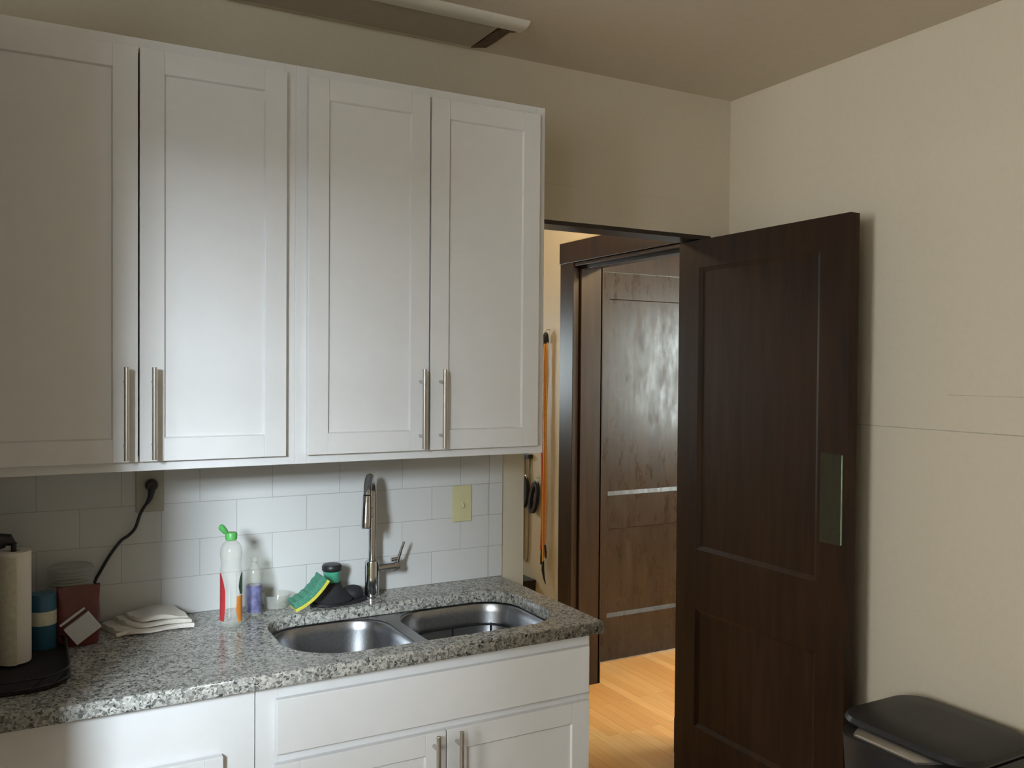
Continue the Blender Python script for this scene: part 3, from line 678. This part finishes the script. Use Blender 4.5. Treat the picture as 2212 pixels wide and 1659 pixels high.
# ------------------------------------------------------------------ ceiling fixture near the wall
cf = thing('ceiling_duct_cover', 'long painted cover strip on the ceiling with broken brown end', 'ceiling cover', (.6, -.15, ZC))
obj('cover_panel', B((-1.6, 1.298, -.238, -.046, ZC-.012, ZC-.0005)), M['ceilpanel'], cf, bevel=.0015)
bm = bmesh.new(); profm = [(-.238, ZC-.0005), (-.238, ZC-.014), (-.248, ZC-.018), (-.262, ZC-.015), (-.275, ZC-.017), (-.298, ZC-.009), (-.304, ZC-.0005)]
loft(bm, [[(x, y, z) for y, z in profm] for x in (-1.6, 1.372)]); obj('moulding', bm, M['trimw'], cf, smooth=True)
bm = bmesh.new(); loft(bm, [[(x0_, y_, ZC-.010), (x0_+.052, y_-.010, ZC-.004), (x0_+.052, y_-.010, ZC-.0005), (x0_, y_, ZC-.0005)] for x0_, y_ in ((1.302, -.036), (1.306, -.10), (1.304, -.170), (1.308, -.205))])
obj('wooden_batten', bm, M['batten'], cf)
bm = bmesh.new(); loft(bm, [[(1.325, -.208, ZC-.012), (1.372, -.236, ZC-.010), (1.345, -.238, ZC-.02), (1.305, -.238, ZC-.02)], [(1.325, -.208, ZC-.0005), (1.372, -.236, ZC-.0005), (1.345, -.238, ZC-.0005), (1.305, -.238, ZC-.0005)]])
obj('broken_corner', bm, M['batten'], cf)

# ------------------------------------------------------------------ trash can
tcn = thing('trash_can', 'black step trash can by the right wall with steel front rim', 'trash can', (2.22, -1.06, 0))
def canloop(x0, x1, ya, yb, bow, r, z, s=1.0):
    base = rrect(x0, x1, ya, yb, r, 8); out = []; ym = (ya+yb)/2
    for x, y in base:
        f_ = max(0, 1-((y-ym)/((yb-ya)/2))**2); k_ = max(0, (((x0+x1)/2)-x)/((x1-x0)/2)); out.append((x-bow*f_*k_, y, z))
    return out
bm = bmesh.new(); loft(bm, [canloop(2.12, 2.385, -1.235, -.905, .05, .06, 0.0), canloop(2.115, 2.39, -1.24, -.90, .05, .06, .02), canloop(2.10, 2.41, -1.27, -.872, .105, .06, .590), canloop(2.10, 2.41, -1.27, -.872, .105, .06, .598)])
obj('can_body', bm, M['canbody'], tcn, smooth=True)
bm = bmesh.new(); loft(bm, [canloop(2.11, 2.395, -1.20, -.925, .118, .04, .5982), canloop(2.11, 2.395, -1.20, -.925, .126, .04, .605), canloop(2.115, 2.395, -1.19, -.935, .122, .04, .6085)])
obj('steel_rim', bm, M['satin'], tcn, smooth=True, label='crescent of bare steel at the front')
bm = bmesh.new(); loft(bm, [canloop(2.100, 2.418, -1.275, -.860, .012, .07, .609), canloop(2.096, 2.420, -1.278, -.856, .012, .07, .616), canloop(2.102, 2.418, -1.272, -.862, .012, .07, .628), canloop(2.126, 2.405, -1.25, -.885, .012, .06, .636), canloop(2.18, 2.35, -1.17, -.96, .0, .05, .639)])
obj('lid', bm, M['blackp'], tcn, smooth=True)
bm = bmesh.new(); box(bm, 1.985, 2.07, -1.12, -1.0, .015, .03); obj('pedal', bm, M['satin'], tcn, bevel=.004)

# ------------------------------------------------------------------ hanging things in the hall
def hook(x, y, z, name='wall_hook'):
    bm = bmesh.new(); tube(bm, smoothpts([(XR-.001, y, z+.01), (XR-.02, y, z+.008), (XR-.028, y, z-.004), (XR-.022, y, z-.012), (XR-.014, y, z-.008)], 5), .0022, 8)
    return bm
XH = XR-.024
hk = obj('wall_hook', hook(0, 1.350, 1.815), M['steel'], smooth=True); tag(hk, 'small metal hook on the hall wall above the orange cords', 'hook')
bg_ = thing('bungee_cords', 'orange and red stretch cords hanging on the cream hall wall', 'cords', (XH, 1.35, .60))
for dy_, dx_, mm_, zb_ in ((.017, -.006, 'redc', .655), (.004, .0, 'orange', .62), (-.006, -.002, 'orange', .66), (-.002, -.009, 'yellowc', .60), (-.014, .001, 'yellowc', .70)):
    bm = bmesh.new(); pts = [(XH, 1.352, 1.765)]+[(XH+dx_, 1.352+dy_+.004*math.sin(k_*1.3+dy_*200), 1.74-(1.74-zb_)*k_/8) for k_ in range(9)]
    tube(bm, smoothpts(pts, 4), .0044, 8); obj('cord', bm, M[mm_], bg_, smooth=True)
bm = bmesh.new(); tube(bm, [(XH, 1.352, 1.81), (XH, 1.352, 1.80), (XH, 1.352, 1.765), (XH, 1.352, 1.75)], [.006, .013, .017, .014], 14); obj('grip', bm, M['blackp'], bg_, smooth=True, label='black grip')
bm = bmesh.new(); tube(bm, [(XH-.002, 1.368, .665), (XH-.002, 1.372, .615), (XH-.002, 1.374, .58)], [.007, .008, .007], 12); tube(bm, [(XH-.006, 1.350, .605), (XH-.006, 1.352, .555), (XH-.006, 1.338, .51), (XH-.006, 1.322, .485)], [.006, .008, .005, .002], 12); tube(bm, [(XH-.004, 1.336, .69), (XH-.004, 1.328, .65), (XH-.004, 1.324, .62)], [.005, .006, .003], 10)
obj('end_hooks', bm, M['blackp'], bg_, smooth=True)
# black strap loops
def strap_loop(y, z, hgt, wid, tilt, label):
    th_ = thing('strap_loop', label, 'strap', (XH, y, z-hgt), 'black strap loops on the hall wall')
    bm = bmesh.new(); n_ = 28; inner = []; outer = []
    rings = []
    for i in range(n_):
        a = 2*math.pi*i/n_; ca, sa = math.cos(a), math.sin(a)
        oy, oz = wid*ca, hgt/2*sa; sq = .030 if True else 0
        yy = y+oy*1.0+tilt*oz; zz = z-hgt/2+oz
        p = Vector((XH, yy, zz)); rad = Vector((0, ca, sa)).normalized()
        rings.append([bm.verts.new(p+rad*(.011)+Vector((-.010, 0, 0))), bm.verts.new(p+rad*.011+Vector((.010, 0, 0))), bm.verts.new(p-rad*.011+Vector((.010, 0, 0))), bm.verts.new(p-rad*.011+Vector((-.010, 0, 0)))])
    for i in range(n_): skin(bm, rings[i], rings[(i+1) % n_])
    obj('strap', bm, M['rubber'], th_, smooth=True)
    bm = bmesh.new(); loop_tube(bm, [(XH, y+tilt*.5*hgt+.014*math.cos(2*math.pi*i/14), z+.006+.016*math.sin(2*math.pi*i/14)) for i in range(14)], .003); obj('ring', bm, M['steel'], th_, smooth=True)
strap_loop(1.462, 1.000, .155, .030, -.25, 'black strap loop hanging by a metal ring next to the orange cords')
strap_loop(1.565, 1.012, .150, .026, -.12, 'black strap loop half hidden behind the kitchen wall end')
for y_, z_ in ((1.443, 1.022), (1.556, 1.034)):
    h_ = obj('wall_hook', hook(0, y_, z_), M['steel'], smooth=True); tag(h_, 'metal hook carrying the strap loop beside the orange cords' if y_ < 1.5 else 'metal hook carrying the half hidden strap loop', 'hook')
bm = bmesh.new(); tube(bm, smoothpts([(XR-.009, 1.535, 1.14), (XR-.009, 1.545, .90), (XR-.009, 1.548, .70), (XR-.009, 1.555, .585), (XR-.009, 1.575, .56), (XR-.009, 1.592, .60), (XR-.009, 1.592, .9), (XR-.009, 1.590, 1.14)], 5), .006, 8)
tag(obj('hanging_webbing', bm, M['greyc'], smooth=True), 'olive grey webbing loop hanging down the hall wall', 'webbing')
tag(obj('wall_bracket', B((XR-.030, XR-.001, 1.515, 1.600, 1.128, 1.150)), M['blackp'], bevel=.002), 'small black bracket holding the grey webbing', 'bracket')
tag(obj('black_grip', B((XR-.030, XR-.001, 1.405, 1.425, 1.535, 1.625)), M['blackp'], bevel=.006), 'small black clip on the hall wall left of the orange cords', 'clip')
bx = thing('storage_box', 'small black box at counter height against the hall wall', 'box', (2.40, 1.555, 0))
obj('box_body', B((2.33, 2.450, 1.47, 1.68, 0, .455)), M['blackp'], bx, bevel=.004)
obj('box_lid', B((2.325, 2.452, 1.465, 1.685, .4555, .475)), M['blackp'], bx, bevel=.004)

# lamps whose light falls in the hall and side room
for nm, lb, (x, y) in (('hall', 'round glass ceiling lamp in the hall', (1.95, .95)), ('room', 'round glass ceiling lamp in the side room', (3.30, -.45))):
    lp = thing('ceiling_lamp', lb, 'ceiling lamp', (x, y, ZC))
    bm = bmesh.new(); lathe(bm, [(.09, -.0005), (.09, -.02), (.07, -.03)], (x, y, ZC), 32); obj('lamp_base', bm, M['steel'], lp, smooth=True)
    bm = bmesh.new(); lathe(bm, [(.068, -.031), (.10, -.05), (.095, -.075), (.05, -.092), (.01, -.096)], (x, y, ZC), 32); obj('lamp_shade', bm, M['lampg'], lp, smooth=True)
